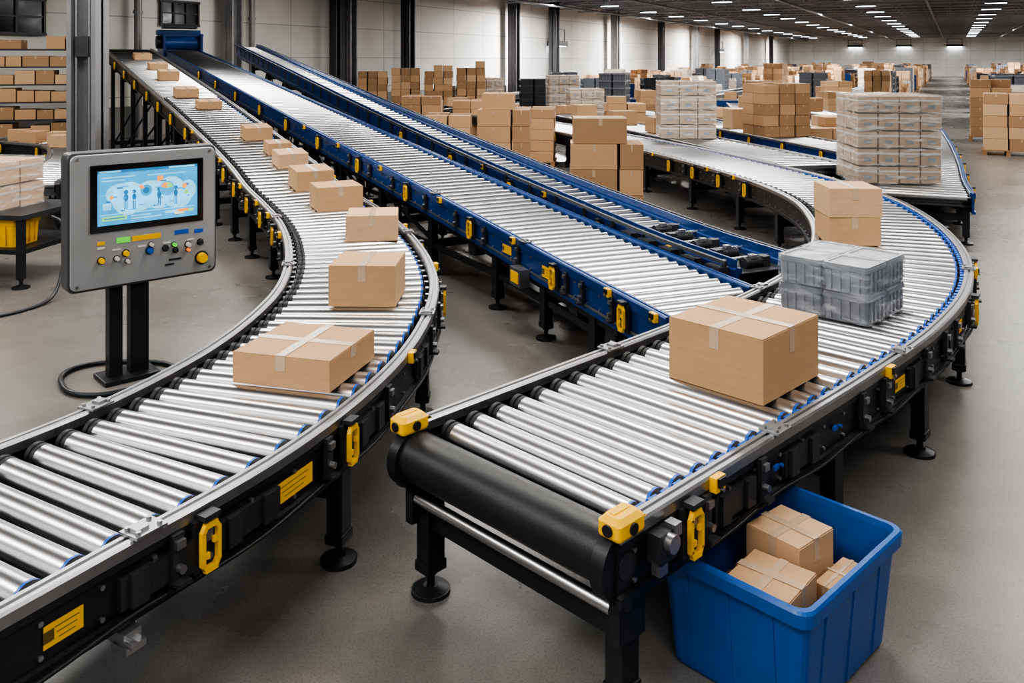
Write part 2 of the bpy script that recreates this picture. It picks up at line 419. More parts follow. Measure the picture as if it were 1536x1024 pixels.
for a in [50+3.6*k for k in range(30)]:
    b=MB(); b.box((0,0,CH-.08),(64,.12,.08)); b.box((0,0,CH-.46),(64,.10,.07))
    for k in range(42):
        x=-31.5+1.5*k; b.box((x,0,CH-.27),(.045,.05,.42),mat=Matrix.Rotation(.8 if k%2 else -.8,4,'Y'))
    obj('trim_%d'%ti,b.mesh('joist',[joistm]),None,AB(a,32.5),(0,0,wang-pi/2),kind='structure',label='grey steel roof joist'); ti+=1
for bb in (3,8.5,15.5,22.5,29.5,36.5,44):
    b=MB(); b.cyl((-55,0,CH-.62),(55,0,CH-.62),.07,10)
    obj('trim_%d'%ti,b.mesh('pipe',[pipem]),None,AB(103,bb),(0,0,wang),kind='structure',label='grey ceiling service pipe'); ti+=1
obj('trim_%d'%ti,MB().box((0,0,.5),(150,.06,1.0)).mesh('kick',[M('wall_kick',(.25,.24,.23),.7)]),None,AB(84,.03),(0,0,wang),kind='structure',label='darker painted band low on the wall')

fx=MB(); fx.box((0,0,.05),(1.2,.24,.07),0); fx.box((0,0,-.005),(1.1,.16,.02),1); fx.box((-.4,0,.3),(.02,.02,.42),0); fx.box((.4,0,.3),(.02,.02,.42),0)
FX=fx.mesh('ceiling_light',[dark2,lampm])
for bb in (5,12,19,26,33,40,47):
    for a in [55+7.2*k for k in range(14)]:
        obj('ceiling_light',FX,None,AB(a+random.uniform(-.5,.5),bb,CH-.5),(0,0,wang-pi/2),label='slim hanging strip light with a bright white diffuser',category='ceiling light',group='strip lights under the roof')
def area(loc,sx,sy,pw,rz=0,col=(1,.97,.93)):
    L=bpy.data.lights.new('overhead_light','AREA'); L.shape='RECTANGLE'; L.size=sx; L.size_y=sy; L.energy=pw; L.color=col
    o=bpy.data.objects.new('overhead_light',L); COL.objects.link(o); o.location=loc; o.rotation_euler=(0,0,rz); return o
LB=(10,15.5,21,26.5)
for a in (3,11,19,27,36,45):
    for bb in LB:
        area(AB(a,bb,5.9),4.2,1.3,210,wang-pi/2)
area(AB(22,5,5.9),4.6,1.2,150,wang-pi/2); area(AB(34,5,5.9),4.6,1.2,150,wang-pi/2)
for a in (58,76,96,118,142):
    for bb in (4,15.5,29.5,44): area(AB(a,bb,CH-.6),3,.2,1700,wang-pi/2,(1,.98,.96))
w=bpy.data.worlds.new('world'); scene.world=w; w.use_nodes=True
w.node_tree.nodes['Background'].inputs[0].default_value=(.8,.84,.9,1); w.node_tree.nodes['Background'].inputs[1].default_value=.25

# ------------------------------------------------------------------ columns
def column(x,y,wd_,mt,label,rz=None,pipe=False):
    b=MB(); t=wd_*.16
    b.box((0,0,CH/2),(wd_,t,CH)); b.box((-wd_/2+t/2,0,CH/2),(t,wd_,CH)); b.box((wd_/2-t/2,0,CH/2),(t,wd_,CH)); b.box((0,0,.02),(wd_*1.5,wd_*1.5,.04))
    for q in (-1,1):
        for r in (-1,1): b.cyl((q*wd_*.62,r*wd_*.62,.04),(q*wd_*.62,r*wd_*.62,.07),.02,6)
    o=obj('support_column',b.mesh('support_column',[mt]),None,(x,y,0),(0,0,rz if rz is not None else wang),label=label,category='column',group='steel roof columns')
    if pipe:
        obj('conduit',MB().cyl((wd_*.2,-wd_*.3,0.3),(wd_*.2,-wd_*.3,CH),.03,10).mesh('conduit',[alu]),o)
        obj('conduit',MB().cyl((-.1,-wd_*.35,.3),(-.1,-wd_*.35,CH),.02,10).mesh('conduit',[alu]),o)
        obj('switch_box',MB().box((0,-wd_*.33,2.7),(.2,.1,.3)).mesh('switch_box',[dark2]),o)
column(-6.36,13.0,.43,colm,'thick grey steel column with conduits beside the control panel',0,True)
for px,wc,mt in ((348,.55,colm),(503,.35,coldark),(524,.5,colm),(612,.5,coldark),(771,.55,coldark),(831,.55,coldark),(923,.55,colm),(992,.5,coldark),(1044,.5,colm),(1076,.5,coldark),(1120,.5,colm),(1157,.5,coldark)):
    r=(px-768)/1300; Y=25.9/(.509-r); column(r*Y,Y,wc,mt,'tall steel column standing along the pale wall')
for px in (207,378):
    r=(px-768)/1300; Y=26.3/(.509-r)
    b=MB(); b.cyl((0,0,0),(0,0,CH),.12,14); b.cyl((0,0,2.4),(0,0,2.5),.15,14); b.cyl((0,0,4),(0,0,4.1),.15,14)
    obj('wall_pipe',b.mesh('wall_pipe',[colm]),None,(r*Y,Y,0),label='vertical round steel pipe along the wall',category='pipe')
for k,(a,z,ww,hh) in enumerate(((27.2,3.75,2.6,1.0),(33.5,4.1,1.6,.8))):
    b=MB(); b.box((0,-.03,0),(ww,.06,hh),1)
    b.box((0,-.08,hh/2),(ww+.12,.06,.08)); b.box((0,-.08,-hh/2),(ww+.12,.06,.08))
    for q in (-.5,-.17,.17,.5): b.box((q*ww,-.08,0),(.07,.06,hh))
    b.box((0,-.08,0),(ww,.05,.05))
    obj('window_%d'%(k+1),b.mesh('window',[coldark,glass]),None,AB(a,.02,z),(0,0,wang),kind='structure',label='dark framed high wall window')
b=MB(); b.box((0,-.25,0),(2.2,.5,.35),0); b.box((0,-.25,-.19),(1.9,.4,.04),1); b.box((-1,-.3,.55),(.05,.05,.8)); b.box((1,-.3,.55),(.05,.05,.8)); b.box((0,-.3,.95),(2.2,.05,.05))
HEAT=b.mesh('wall_heater',[dark2,lampm])
for a,z in ((65,3.6),(110,3.6)):
    obj('wall_heater',HEAT,None,AB(a,.05,z),(0,0,wang),label='wall mounted unit heater with frame on pale wall',category='heater',group='unit heaters on the wall')
for k,bb in enumerate((10,17,24,38)):
    obj('wall_heater',HEAT,None,AB(158.8,bb,CH-1.6),(0,0,wang-pi/2),label='wall mounted unit heater with frame on pale wall',category='heater',group='unit heaters on the wall')

# ------------------------------------------------------------------ conveyors
Lc=[(-2.85,1.65,.8),(-1.93,3.27,.8),(-1.50,4.08,.8),(-1.22,5.08,.8),(-1.15,6.2,.8),(-1.26,7.15,.8),(-1.55,8.3,.8),(-1.93,9.4,.8),(-2.38,10.4,.82),
    (-2.85,11.25,.90),(-3.35,12.2,1.03),(-4.1,13.5,1.22),(-5.9,16.35,1.7),(-8.2,20.0,2.27),(-10.4,23.5,2.82)]
PL,eL,BL,putL=conveyor('curved steel roller conveyor with dark frame climbing into a long incline',Lc,1.16,pitch=.160,RR=.058,cable=9,fpitch=1.1,
    legs=[.7,3.20,4.85,6.3,7.7,9.1,10.3,11.5,12.8,14.2,15.8,17.4,19,20.6,22.2,23.8],
    brackets=[(2.28,1),(3.1,1),(5.3,1),(6.9,1),(8.4,1),(9.9,1),(8.2,-1),(9.2,-1),(10.0,-1),(10.8,-1),(11.6,-1),(12.5,-1),(13.4,-1),(14.4,-1),(15.6,-1),(16.8,-1),(18,-1),(19.5,-1),(21,-1),(22.5,-1),(11.3,1),(13,1),(15,1),(17,1)],
    labels=[(1.72,1,.14,.075),(2.72,1,.32,.09)],joints=[(2.05,1),(2.75,-1),(4.6,1),(6.1,-1),(7.2,1),(8.5,-1)],
    sensors=[(3.9,1),(5.9,1),(7.6,-1),(8.8,-1),(9.6,-1),(10.5,-1),(12,-1),(13,-1),(14,-1),(7.6,1),(9.1,1),(10.6,1)],
    mounts=[(2.16,1),(2.95,1),(3.55,1),(4.5,1),(5.0,1),(5.6,1),(6.2,1),(6.6,1),(7.3,1),(7.9,1),(7.4,-1),(8.0,-1),(8.6,-1),(9.4,-1),(10.3,-1),(11.2,-1),(12,-1),(13,-1)])
b=MB(); b.box((0,0,0),(.14,.07,.04),0); b.box((.05,0,-.03),(.08,.08,.025),0); b.cyl((.07,-.02,-.01),(.11,-.02,-.01),.015,10,0)
putL('tie_bracket',b.mesh('tie_bracket',[alu]),1.95,1,.0,-.31)
b=MB(); b.box((0,0,0),(.03,.34,.11)); b.box((.02,.1,0),(.02,.07,.12)); b.box((.02,-.1,0),(.02,.07,.12))
FP=b.mesh('splice_plate',[dark2])
for q in (2.1,2.5,3.35,4.2): putL('splice_plate',FP,q,1,.025,-.17)

c0=Vector((-.075,3.59,.8))
Rc=[tuple(c0),(.70,4.365,.8),(1.5,5.165,.8),(2.25,5.98,.8),(2.93,6.92,.8),(3.46,8.0,.8),(3.86,9.3,.8),(4.08,10.7,.8),(4.0,12.4,.8),(3.62,14.5,.8),(3.10,16.6,.8),(2.25,19.3,.8),(.5,24,.8),(-1.5,29.5,.8)]
PR,eR,BR,putR=conveyor('steel roller conveyor curving away behind a black belt drum end',Rc,1.25,pitch=.152,RR=.055,s_roll=.23,chip=True,cable=8,fpitch=1.25,
    legs=[.13,1.9,3.2,4.6,6.1,7.7,9.2,10.7,12.5,14.5,16.5,18.5,21,23.5,26],
    brackets=[(.42,1),(4.3,1),(5.5,1),(6.9,1),(8.3,1),(10.2,-1),(11.2,-1),(12.2,-1),(13.2,-1),(14.6,-1),(16,-1),(17.5,-1),(19,-1)],
    labels=[(2.62,1,.15,.07),(3.9,1,.2,.08)],joints=[(1.55,-1),(1.2,1),(2.7,1),(3.5,-1),(5,1)],sensors=[(.62,1),(2.4,1),(5.05,1),(10.7,-1),(11.7,-1),(14,-1)],
    mounts=[(.55,1),(1.0,1),(2.05,1),(2.35,1),(3.0,1),(3.4,1),(3.7,1),(4.2,1),(4.9,1),(5.3,1),(6,1),(6.4,1),(10.4,-1),(11.4,-1),(12.6,-1)])
o=putR('end_cap',CAP,.05,1,0,-.03); obj('knob',KNOBX,o); obj('knob',KNOBY,o)
o=putR('end_cap',CAP,.05,-1,0,-.03); o.rotation_euler[2]+=pi; obj('knob',KNOBY,o); obj('knob',KNOBX,o)
p,t,n,_=PR.at(.06); a=math.atan2(n.y,n.x)
w=1.25
b=MB().lathex([(-w/2+.05,.0,-w/2+.05,.112,0),(-w/2+.05,.112,w/2-.05,.112,0),(w/2-.05,.112,w/2-.05,0,0)],40)
obj('belt_drum',b.mesh('belt_drum',[belt]),eR,p-BR+Vector((0,0,-.145)),(0,0,a))
b=MB().lathex([(-w/2+.05,0,-w/2+.05,.026,0),(-w/2+.05,.026,w/2-.05,.026,0),(w/2-.05,.026,w/2-.05,0,0)],20)
obj('return_roller',b.mesh('return_roller',[steel]),eR,p-BR+Vector((0,0,-.34)),(0,0,a))
b=MB().lathex([(-w/2+.05,0,-w/2+.05,.05,0),(-w/2+.05,.05,w/2-.05,.05,0),(w/2-.05,.05,w/2-.05,0,0)],20)
obj('snub_roller',b.mesh('snub_roller',[black]),eR,p-BR+Vector((0,0,-.24))+t*.13,(0,0,a))
for side in (-1,1):
    b=MB(); x=side*(w/2-.02)
    b.cyl((x-.03,0,-.155),(x+.03,0,-.155),.135,32); b.box((x,.12,-.20),(.05,.3,.22)); b.box((x,.05,-.36),(.05,.16,.2))
    b.cyl((x+side*.03,0,-.155),(x+side*.042,0,-.155),.05,20,1); b.cyl((x+side*.03,0,-.30),(x+side*.045,0,-.30),.02,12,1)
    obj('end_plate',b.mesh('end_plate',[dark,dark2]),eR,p-BR,(0,0,a),bevel=.004)
b=MB(); b.box((.03,0,0),(.06,.11,.11)); b.cyl((.06,0,.02),(.09,0,.02),.035,16,1); b.box((.045,.05,.05),(.05,.045,.045),1); b.box((.04,-.03,-.07),(.04,.05,.05),1)
putR('tension_bracket',b.mesh('tension_bracket',[dark2,alu]),.22,1,.03,-.12)
b=MB(); b.box((.01,0,0),(.012,.04,.02)); b.cyl((.02,.02,.01),(.035,.02,.01),.008,10)
BC=b.mesh('cable_clip',[bluechip])
for q in (1.15,1.75): putR('cable_clip',BC,q,1,.02,-.15)
for q in (.8,1.4,2.9,3.6): putR('splice_plate',FP,q,1,.022,-.17)

Bc=[(1.36,6.38,.785),(.86,7.6,.80),(.245,8.95,.86),(-.65,10.52,1.02),(-3.3,15.1,1.5),(-7,21.4,2.2),(-10.75,27.85,2.9)]
PB,eB,BB,putB=conveyor('long blue framed roller conveyor sloping up to a drive head',Bc,1.0,fmat=bluep,rmat=bluep,pitch=.148,RR=.050,collar=False,lower=True,ext=.42,fpitch=1.25,
    legs=[.75,1.7,2.8,4.4,6.0,7.6,9.2,11,13,15,17,19,21,23],
    brackets=[(.1,-1),(1.3,-1),(3.2,-1),(4.9,-1),(6.6,-1),(8.4,-1),(10.2,-1),(12,-1),(14,-1),(16,-1),(18,-1)],
    labels=[(1.5,-1,.22,.1),(2.4,-1,.2,.08)],sensors=[(-.3,-1),(.35,-1),(2.2,-1),(4.0,-1),(5.8,-1),(7.5,-1),(9.2,-1)],joints=[(2.0,-1),(4.2,-1)],
    mounts=[(.3,-1),(.8,-1),(1.1,-1),(2.1,-1),(2.9,-1),(3.6,-1),(4.4,-1),(5.4,-1),(6.2,-1),(7,-1)])
b=MB(); b.box((.05,0,0),(.10,.22,.16),0); b.box((.102,.0,.0),(.006,.16,.1),1)
putB('junction_box',b.mesh('junction_box',[alu,ylabel]),1.95,-1,.04,-.3)
for q in (.5,1.15,3.4,5.2):
    p,t,n,_=PB.at(q); obj('drive_motor',MOTOR,eB,p-BB-n*.2+Vector((0,0,-.40)),(0,0,math.atan2(n.y,n.x)+pi/2))
p,t,n,_=PB.at(PB.L-.5); a=math.atan2(n.y,n.x)
b=MB(); b.box((-.55,0,.1),(.08,1.2,.7)); b.box((.55,0,.1),(.08,1.2,.7)); b.box((0,.35,.52),(1.3,.4,.16)); b.box((0,-.3,.42),(1.3,.1,.1))
b.cyl((-.5,0,.18),(.5,0,.18),.24,24,1); b.box((0,.1,.7),(1.0,.5,.12),2); b.cyl((-.72,-.1,.2),(-.58,-.1,.2),.2,18,2)
obj('drive_head',b.mesh('drive_head',[bluep,blueplas,dark2]),eB,p-BB,(0,0,a),bevel=.02)

Cc=[(2.10,7.18,.80),(1.68,8.1,.82),(1.16,9.3,.88),(.22,11.05,1.05),(-2.25,15.7,1.55),(-5.2,21.1,2.25),(-8.1,26.5,2.92)]
PC,eC,BC2,putC=conveyor('narrow blue framed conveyor sloping up beside the wider one',Cc,.56,fmat=bluep,rmat=bluep,pitch=.17,RR=.038,collar=False,lower=True,seg=14,s_roll=1.75,fpitch=1.3,
    legs=[.6,1.8,3.0,4.6,6.2,8,10,12,14,16,18,20],brackets=[(.5,-1),(.5,1),(1.2,-1),(1.2,1),(2.6,1),(2.2,-1),(4.2,-1),(4.2,1),(6,-1),(6,1),(8,-1),(8,1)],sensors=[(.12,-1),(.12,1),(.9,-1),(2.0,1),(3.4,-1),(5,-1)],
    labels=[(1.6,-1,.16,.08)],mounts=[(.3,-1),(.8,-1),(1.4,-1),(2,-1),(.3,1),(.8,1),(1.5,1)])
for side in (-1,1):
    obj('side_guard',MB().sweep(PC,.02,PC.L,.3,.285,side,[(-.01,-.02),(.012,-.02),(.012,.07),(-.01,.07)],BC2).mesh('side_guard',[bluep]),eC)
    obj('hand_rail',MB().sweep(PC,0.05,PC.L,.3,.37,side,[(-.014,.03),(.014,.03),(.014,.06),(-.014,.06)],BC2).mesh('hand_rail',[dark2]),eC)
    q=.1
    while q<PC.L:
        p,t,n,_=PC.at(q); obj('rail_post',MB().box((0,0,0),(.03,.03,.24)).mesh('rail_post',[dark2]),eC,p-BC2+n*side*.345+Vector((0,0,-.06)),(0,0,math.atan2(n.y,n.x))); q+=.6
obj('cover_plate',MB().sweep(PC,.02,1.66,.2,0,1,[(-.26,-.05),(.26,-.05),(.26,-.06),(-.26,-.06)],BC2).mesh('cover_plate',[dark2]),eC)
for k,q in enumerate((.16,.5,.84,1.18,1.5)):
    p,t,n,_=PC.at(q); rz_=math.atan2(n.y,n.x)
    obj('drive_motor',MOTOR,eC,p-BC2-n*.2+Vector((0,0,-.42)),(0,0,rz_+pi/2),scale=(.8,.8,.8))
    obj('drive_motor',MOTOR,eC,p-BC2+Vector((0,0,-.01)),(0,0,rz_+(pi/2 if k%2 else -pi/2)),scale=(.6,.6,.6))
    obj('gear_box',MB().box((0,0,0),(.09,.2,.2)).cyl((-.06,0,.03),(-.03,0,.03),.05,14,1).mesh('gear_box',[dark2,alu]),eC,p-BC2-n*.38+Vector((0,0,-.1)),(0,0,rz_))
    obj('drive_shaft',MB().cyl((-.27,.12,.0),(.27,.12,.0),.016,10).mesh('drive_shaft',[steel]),eC,p-BC2,(0,0,rz_))

def bgconv(label,c,w,fm_=None,rm_=None,n=60,step=1.6,br=True):
    L=Path(c).L; lg=[.3+step*k for k in range(int((L-.3)/step)+1)]
    return conveyor(label,c,w,fmat=fm_ or dark,rmat=rm_ or alu,pitch=.25,RR=.055,nsep=n,seg=10,collar=False,legs=lg,simple=True,group='background conveyor lines',
                    brackets=[(q+.5,1) for q in lg[:6]] + [(q+.4,-1) for q in lg[:6]] if br else ())
P1,e1,B1,_=bgconv('wide dark conveyor table carrying a wrapped pallet load',[(5.48,11.75,.74),(6.08,13.1,.74),(7.05,15.1,.74),(8.85,19.0,.74),(12.1,26.4,.74)],1.36,bluep,bluep)
P3,e3,B3,_=bgconv('roller conveyor carrying a wrapped pallet load',[(5.0,14.6,.78),(4.55,16.9,.78),(3.95,19.5,.78),(2.8,24,.78),(.9,31,.78)],1.2)
P4,e4,B4,_=bgconv('roller conveyor carrying a carton stack',[(6.75,16.3,.78),(6.15,19.8,.78),(5,26,.78),(3.4,33,.78)],1.1,bluep)
P5,e5,B5,_=bgconv('dark framed roller conveyor in the sorting area',[(8.6,21,.78),(8.2,25,.78),(8.3,30,.78),(9.2,35,.78)],1.0,bluep)
P6,e6,B6,_=bgconv('curved roller conveyor beside the steel column',[(-13,19.2,.78),(-11,18.9,.78),(-9.3,17.9,.78),(-8.2,16.2,.78),(-7.4,14.1,.78),(-6.85,12.2,.78)],.8)
P7,e7,B7,_=bgconv('dark framed roller conveyor in the sorting area',[(12.0,28.6,.78),(13.6,32,.78),(17,39,.78)],1.2,bluep,br=False)
P8,e8,B8,_=bgconv('dark framed roller conveyor in the sorting area',[(-3.4,29.6,.78),(-2.0,33,.78),(-1.3,34.6,.78)],1.1,br=False)
PX=[]
for c,fmt in (([(6.9,23.5,.78),(6.3,28,.78),(6.6,34,.78)],dark),([(10.3,25.5,.78),(10.3,30,.78),(11.6,35.5,.78)],dark),([(4.8,39.5,.78),(11,37.8,.78)],bluep),
          ([(14.5,40.5,.78),(19,48,.78)],bluep),([(9,42,.78),(15,54,.78)],dark),([(3,44,.78),(8,54,.78)],bluep),([(20,50,.78),(26,62,.78)],dark),
          ([(-.5,44,.78),(3,52,.78)],dark),([(16,56,.78),(24,72,.78)],bluep),([(10,60,.78),(16,72,.78)],dark),
          ([(-.5,30.2,.78),(-.6,33.4,.78)],bluep),([(12.8,37.2,.78),(14.6,37.0,.78)],dark),([(5.5,56,.78),(9.5,55,.78)],bluep)):
    PX.append(bgconv('dark framed roller conveyor in the sorting area',c,1.0,fmt,n=0,br=False)[0])

# ------------------------------------------------------------------ cartons
def near_carton(sx,sy,sz,loc,rot=(0,0,0),cross=False,mt=None,label='',group=None):
    mt=mt or card
    b=MB(); b.box((0,0,(sz-.006)/2),(sx,sy,sz-.006))
    b.box((0,sy/4,sz-.003),(sx-.002,sy/2-.006,.006)); b.box((0,-sy/4,sz-.003),(sx-.002,sy/2-.006,.006)); b.box((0,0,sz-.005),(sx-.01,.012,.003),1)
    o=obj('carton',b.mesh('carton',[mt,seam]),None,loc,rot,bevel=.0035,label=label,category='cardboard box',group=group)
    tw=min(.055,sy*.15); dr=min(.11,sz*.4)
    b=MB(); b.box((0,0,sz+.0012),(sx+.004,tw,.002))
    for s in (-1,1): b.box((s*(sx/2+.0012),0,sz-dr/2),(.002,tw,dr))
    obj('packing_tape',b.mesh('packing_tape',[tape]),o)
    if cross:
        b=MB(); b.box((0,0,sz+.0025),(tw,sy+.004,.002))
        for s in (-1,1): b.box((0,s*(sy/2+.0012),sz-dr*.6),(tw,.002,dr*1.2))
        obj('packing_tape',b.mesh('packing_tape',[tape]),o)
    return o
ZT=.781
near_carton(.57,.55,.165,(-1.143,4.815,ZT),(0,0,-math.radians(15.5)),True,label='flat square cardboard box with crossed tape on curved rollers')
near_carton(.46,.47,.285,(-1.04,6.27,ZT),(0,0,pi/2-.03),False,label='cube cardboard box with tape on the curved roller line')
near_carton(.48,.49,.24,(-1.36,8.47,ZT),(0,0,pi/2+.12),False,mt=card2,label='cardboard box with taped top on the roller bend')
def on_path(P,x,y,sx,sy,sz,dr=0,label='small cardboard box riding up the roller incline',mt=None,group='cartons riding the incline'):
    q=P.near(x,y); p,t,n,sl=P.at(q); off=(Vector((x,y,0))-Vector((p.x,p.y,0))).dot(n); off=max(-.2,min(.25,off))
    c=p+n*off+Vector((0,0,-.019))
    near_carton(sy,sx,sz,c,(0,-sl,math.atan2(t.y,t.x)),False,mt,label,group)
on_path(PL,-2.05,10.1,.52,.45,.27,.25,'cardboard box at the foot of the roller incline')
on_path(PL,-2.6,11.2,.48,.42,.25,.2)
on_path(PL,-3.15,12.3,.42,.38,.2,.1,mt=card2)
on_path(PL,-3.45,13.1,.34,.3,.17,.1)
on_path(PL,-4.1,13.9,.42,.36,.2,.1)
on_path(PL,-5.6,16.0,.42,.3,.14); on_path(PL,-6.4,17.0,.42,.34,.17); on_path(PL,-7.5,18.9,.4,.34,.2)
on_path(PL,-8.3,20.3,.4,.34,.14); on_path(PL,-9.3,21.8,.4,.34,.14)
near_carton(.60,.56,.33,(1.262,4.715,ZT),(0,0,math.radians(45)),True,label='large cardboard box with crossed tape on straight rollers')
near_carton(.50,.47,.255,(3.20,8.28,ZT),(0,0,pi/2-.08),False,label='lower cardboard box of a pair on the roller bend')
near_carton(.50,.48,.27,(3.20,8.28,ZT+.258),(0,0,pi/2-.05),False,mt=card2,label='upper cardboard box of a pair on the roller bend')

def crate_mb(hx,hy,z0,h):
    b=MB(); r=.03
    b.loft([(hx*.9,hy*.9,r,z0),(hx*.95,hy*.95,r,z0+h*.8),(hx,hy,r,z0+h*.8),(hx,hy,r,z0+h*.93),(hx*.97,hy*.97,r,z0+h*.93),(hx*.97,hy*.97,r,z0+h),(hx*.85,hy*.85,r,z0+h),(hx*.85,hy*.85,r,z0+h*.96)],3)
    for k in (-.6,-.2,.2,.6):
        for s in (-1,1):
            b.box((k*hx,s*hy*.95,z0+h*.42),(.018,.02,h*.7)); b.box((s*hx*.95,k*hy,z0+h*.42),(.02,.018,h*.7))
    return b
e=obj('wrapped_crate_load',None,None,(2.29,6.02,ZT),(0,0,math.radians(45)),label='grey plastic crates in clear stretch film on the roller bend',category='crate')
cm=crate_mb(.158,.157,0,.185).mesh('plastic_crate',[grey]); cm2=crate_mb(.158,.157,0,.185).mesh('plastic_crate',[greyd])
for i in (-1,1):
    for j in (-1,1):
        for z in (0,.19):
            obj('plastic_crate',cm if z else cm2,e,(i*.16,j*.157,z))
b=MB(); b.loft([(.322,.318,.03,0.002),(.325,.320,.03,.1),(.320,.314,.03,.187),(.326,.320,.03,.285),(.322,.318,.03,.380)],4)
obj('stretch_film',b.mesh('stretch_film',[film]),e)

def unit_carton(mt,tp=1):
    b=MB(); b.box((0,0,.5),(1,1,1),0); b.box((0,0,1.002),(1.004,.09,.006),tp)
    b.box((.502,0,.86),(.006,.09,.28),tp); b.box((-.502,0,.86),(.006,.09,.28),tp); b.box((0,-.502,.86),(.07,.006,.28),tp)
    return b
UC=[unit_carton(0).mesh('carton_%d'%i,[m_,tape]) for i,m_ in enumerate((card,card2,card3))]
SETC=[]
def addc(p,sz,rz,label,prio=0): SETC.append((Vector(p),sz,rz,label,prio,random.choice((0,0,1,2,2))))
pb=MB()
for k in range(5): pb.box((0,-.42+.21*k,.13),(1.2,.13,.022))
for k in (-1,0,1):
    pb.box((k*.54,0,.105),(.1,.97,.028))
    for j in (-1,0,1): pb.box((k*.54,j*.42,.055),(.1,.12,.075))
    pb.box((k*.54,0,.01),(.1,.97,.02))
PAL=pb.mesh('pallet',[wood]); PALS=[]
def pallet(x,y,rz,z=0): PALS.append((Vector((x,y,z)),rz))
def stack(x,y,rz,nx,ny,nz,h=.34,z0=.142,W=1.15,D=.95,pal=True,label='cardboard box stacked on a wooden pallet',ragged=True,prio=0,pz=0):
    if pal: pallet(x,y,rz,pz)
    R=Matrix.Rotation(rz,3,'Z'); cw,cd=W/nx,D/ny
    for k in range(nz):
        for i in range(nx):
            for j in range(ny):
                if ragged and k==nz-1 and random.random()<.45: continue
                if k<nz-1 and 0<i<nx-1 and 0<j<ny-1: continue
                q=R@Vector((-W/2+cw*(i+.5)+random.uniform(-.012,.012),-D/2+cd*(j+.5)+random.uniform(-.01,.01),0))
                sh=random.uniform(.0,.05) if k==nz-1 else 0
                addc((x+q.x,y+q.y,pz+z0+k*h+.001),(cw-.03,cd-.03,h-.006-sh),rz+random.uniform(-.03,.03),label,prio)
def tri(x,y,rz,n,h,lab):
    pallet(x,y,rz); R=Matrix.Rotation(rz,3,'Z')
    for k in range(n):
        if k==n-1: lay=((-.12,.64,.7),) if n>4 else ((-.1,.78,.7),)
        else: lay=((-.20,.68,.78),(.36,.34,.78))
        for cx,sx,sy in lay:
            q=R@Vector((cx+random.uniform(-.01,.01),0,0)); addc((x+q.x,y+q.y,.143+k*h),(sx,sy,h-.006),rz+random.uniform(-.015,.015),lab,2)
tri(1.42,13.1,-.05,4,.375,'large cardboard box stacked behind the blue conveyor')
tri(-.15,18.1,-.05,5,.335,'cardboard box stacked behind the blue conveyor')
stack(.45,20.6,-.1,2,2,5,.25,prio=1,ragged=False)
stack(-1.6,22.0,.0,2,2,3,.34,prio=1,ragged=False); stack(-2.6,25.2,.0,2,2,5,.27,prio=1)
stack(6.12,20.1,.25,3,2,5,.245,z0=.0,pz=.762,pal=False,label='cardboard box in a block standing on a conveyor',prio=2,ragged=False,W=1.2,D=1.0)
stack(13.15,23.0,wang-pi/2,2,2,5,.30,prio=2,label='cardboard box stacked on a pallet beside the aisle',ragged=False)
stack(14.9,27.0,wang-pi/2,2,2,6,.30,prio=2,label='cardboard box stacked on a pallet beside the aisle')
for x,y,nz,h in ((7.55,20.9,4,.25),(3.45,26.6,5,.26),(5.1,31.2,5,.26),(11.75,31.2,5,.25),(12.85,34.6,6,.26),(-1.3,27.4,4,.28)):
    stack(x,y,.05,2,2,nz,h,prio=0)

def wrapped(x,y,z,rz,W,D,H,n=(3,3,4),label='block of pale cartons in glossy stretch film',inner=greyl,base=True):
    e=obj('wrapped_pallet_load',None,None,(x,y,z),(0,0,rz),label=label,category='pallet load')
    z0=0
    if base: obj('pallet_base',PAL,e,(0,0,0),scale=(W/1.2,D/1.0,1)); z0=.142
    cw,cd,ch=W/n[0],D/n[1],(H-z0)/n[2]
    b=MB(); b.box((0,0,ch/2),(cw-.026,cd-.026,ch-.026)); b.box((0,0,ch*.70),(cw-.020,cd-.020,ch*.10),1); b.box((0,0,ch*.36),(cw*.35,cd-.018,ch*.22),2)
    me=b.mesh('wrapped_carton',[inner,white,grey])
    for i in range(n[0]):
        for j in range(n[1]):
            if 0<i<n[0]-1 and 0<j<n[1]-1: continue
            for k in range(n[2]): obj('wrapped_carton',me,e,(-W/2+cw*(i+.5),-D/2+cd*(j+.5),z0+ch*k))
    lv=[]; m=10
    for k in range(m+1):
        o=.006+.004*math.sin(k*2.3)+.003*math.sin(k*5.1)
        lv.append((W/2+o,D/2+o,.03,z0*.5+(H-z0*.5+.008)*k/m))
    obj('stretch_film',MB().loft(lv,4).mesh('stretch_film',[film2]),e)
    return e
wrapped(5.60,12.95,.722,-.08,1.18,1.05,1.27,(4,3,5),'tall pallet load of pale cartons in glossy stretch film',base=False)
wrapped(3.92,19.6,.762,-.05,1.22,1.0,1.27,(3,2,4),'wrapped pallet load of pale cartons on a conveyor',base=False)
wrapped(-6.15,10.1,.80,-.15,.95,.8,.55,(2,2,2),'film wrapped cartons on a dark packing table',inner=card2,base=False)
wrapped(2.0,34.4,0,.1,1.2,1.0,1.9,(3,2,5),'tall wrapped pallet load of pale cartons on the floor')
wrapped(2.55,30.4,0,.1,1.2,1.0,1.5,(3,2,4),'wrapped pallet load of pale cartons on the floor')
wrapped(-1.0,39.2,0,.1,1.2,1.0,1.7,(3,2,4),'tall wrapped pallet load of pale cartons on the floor')

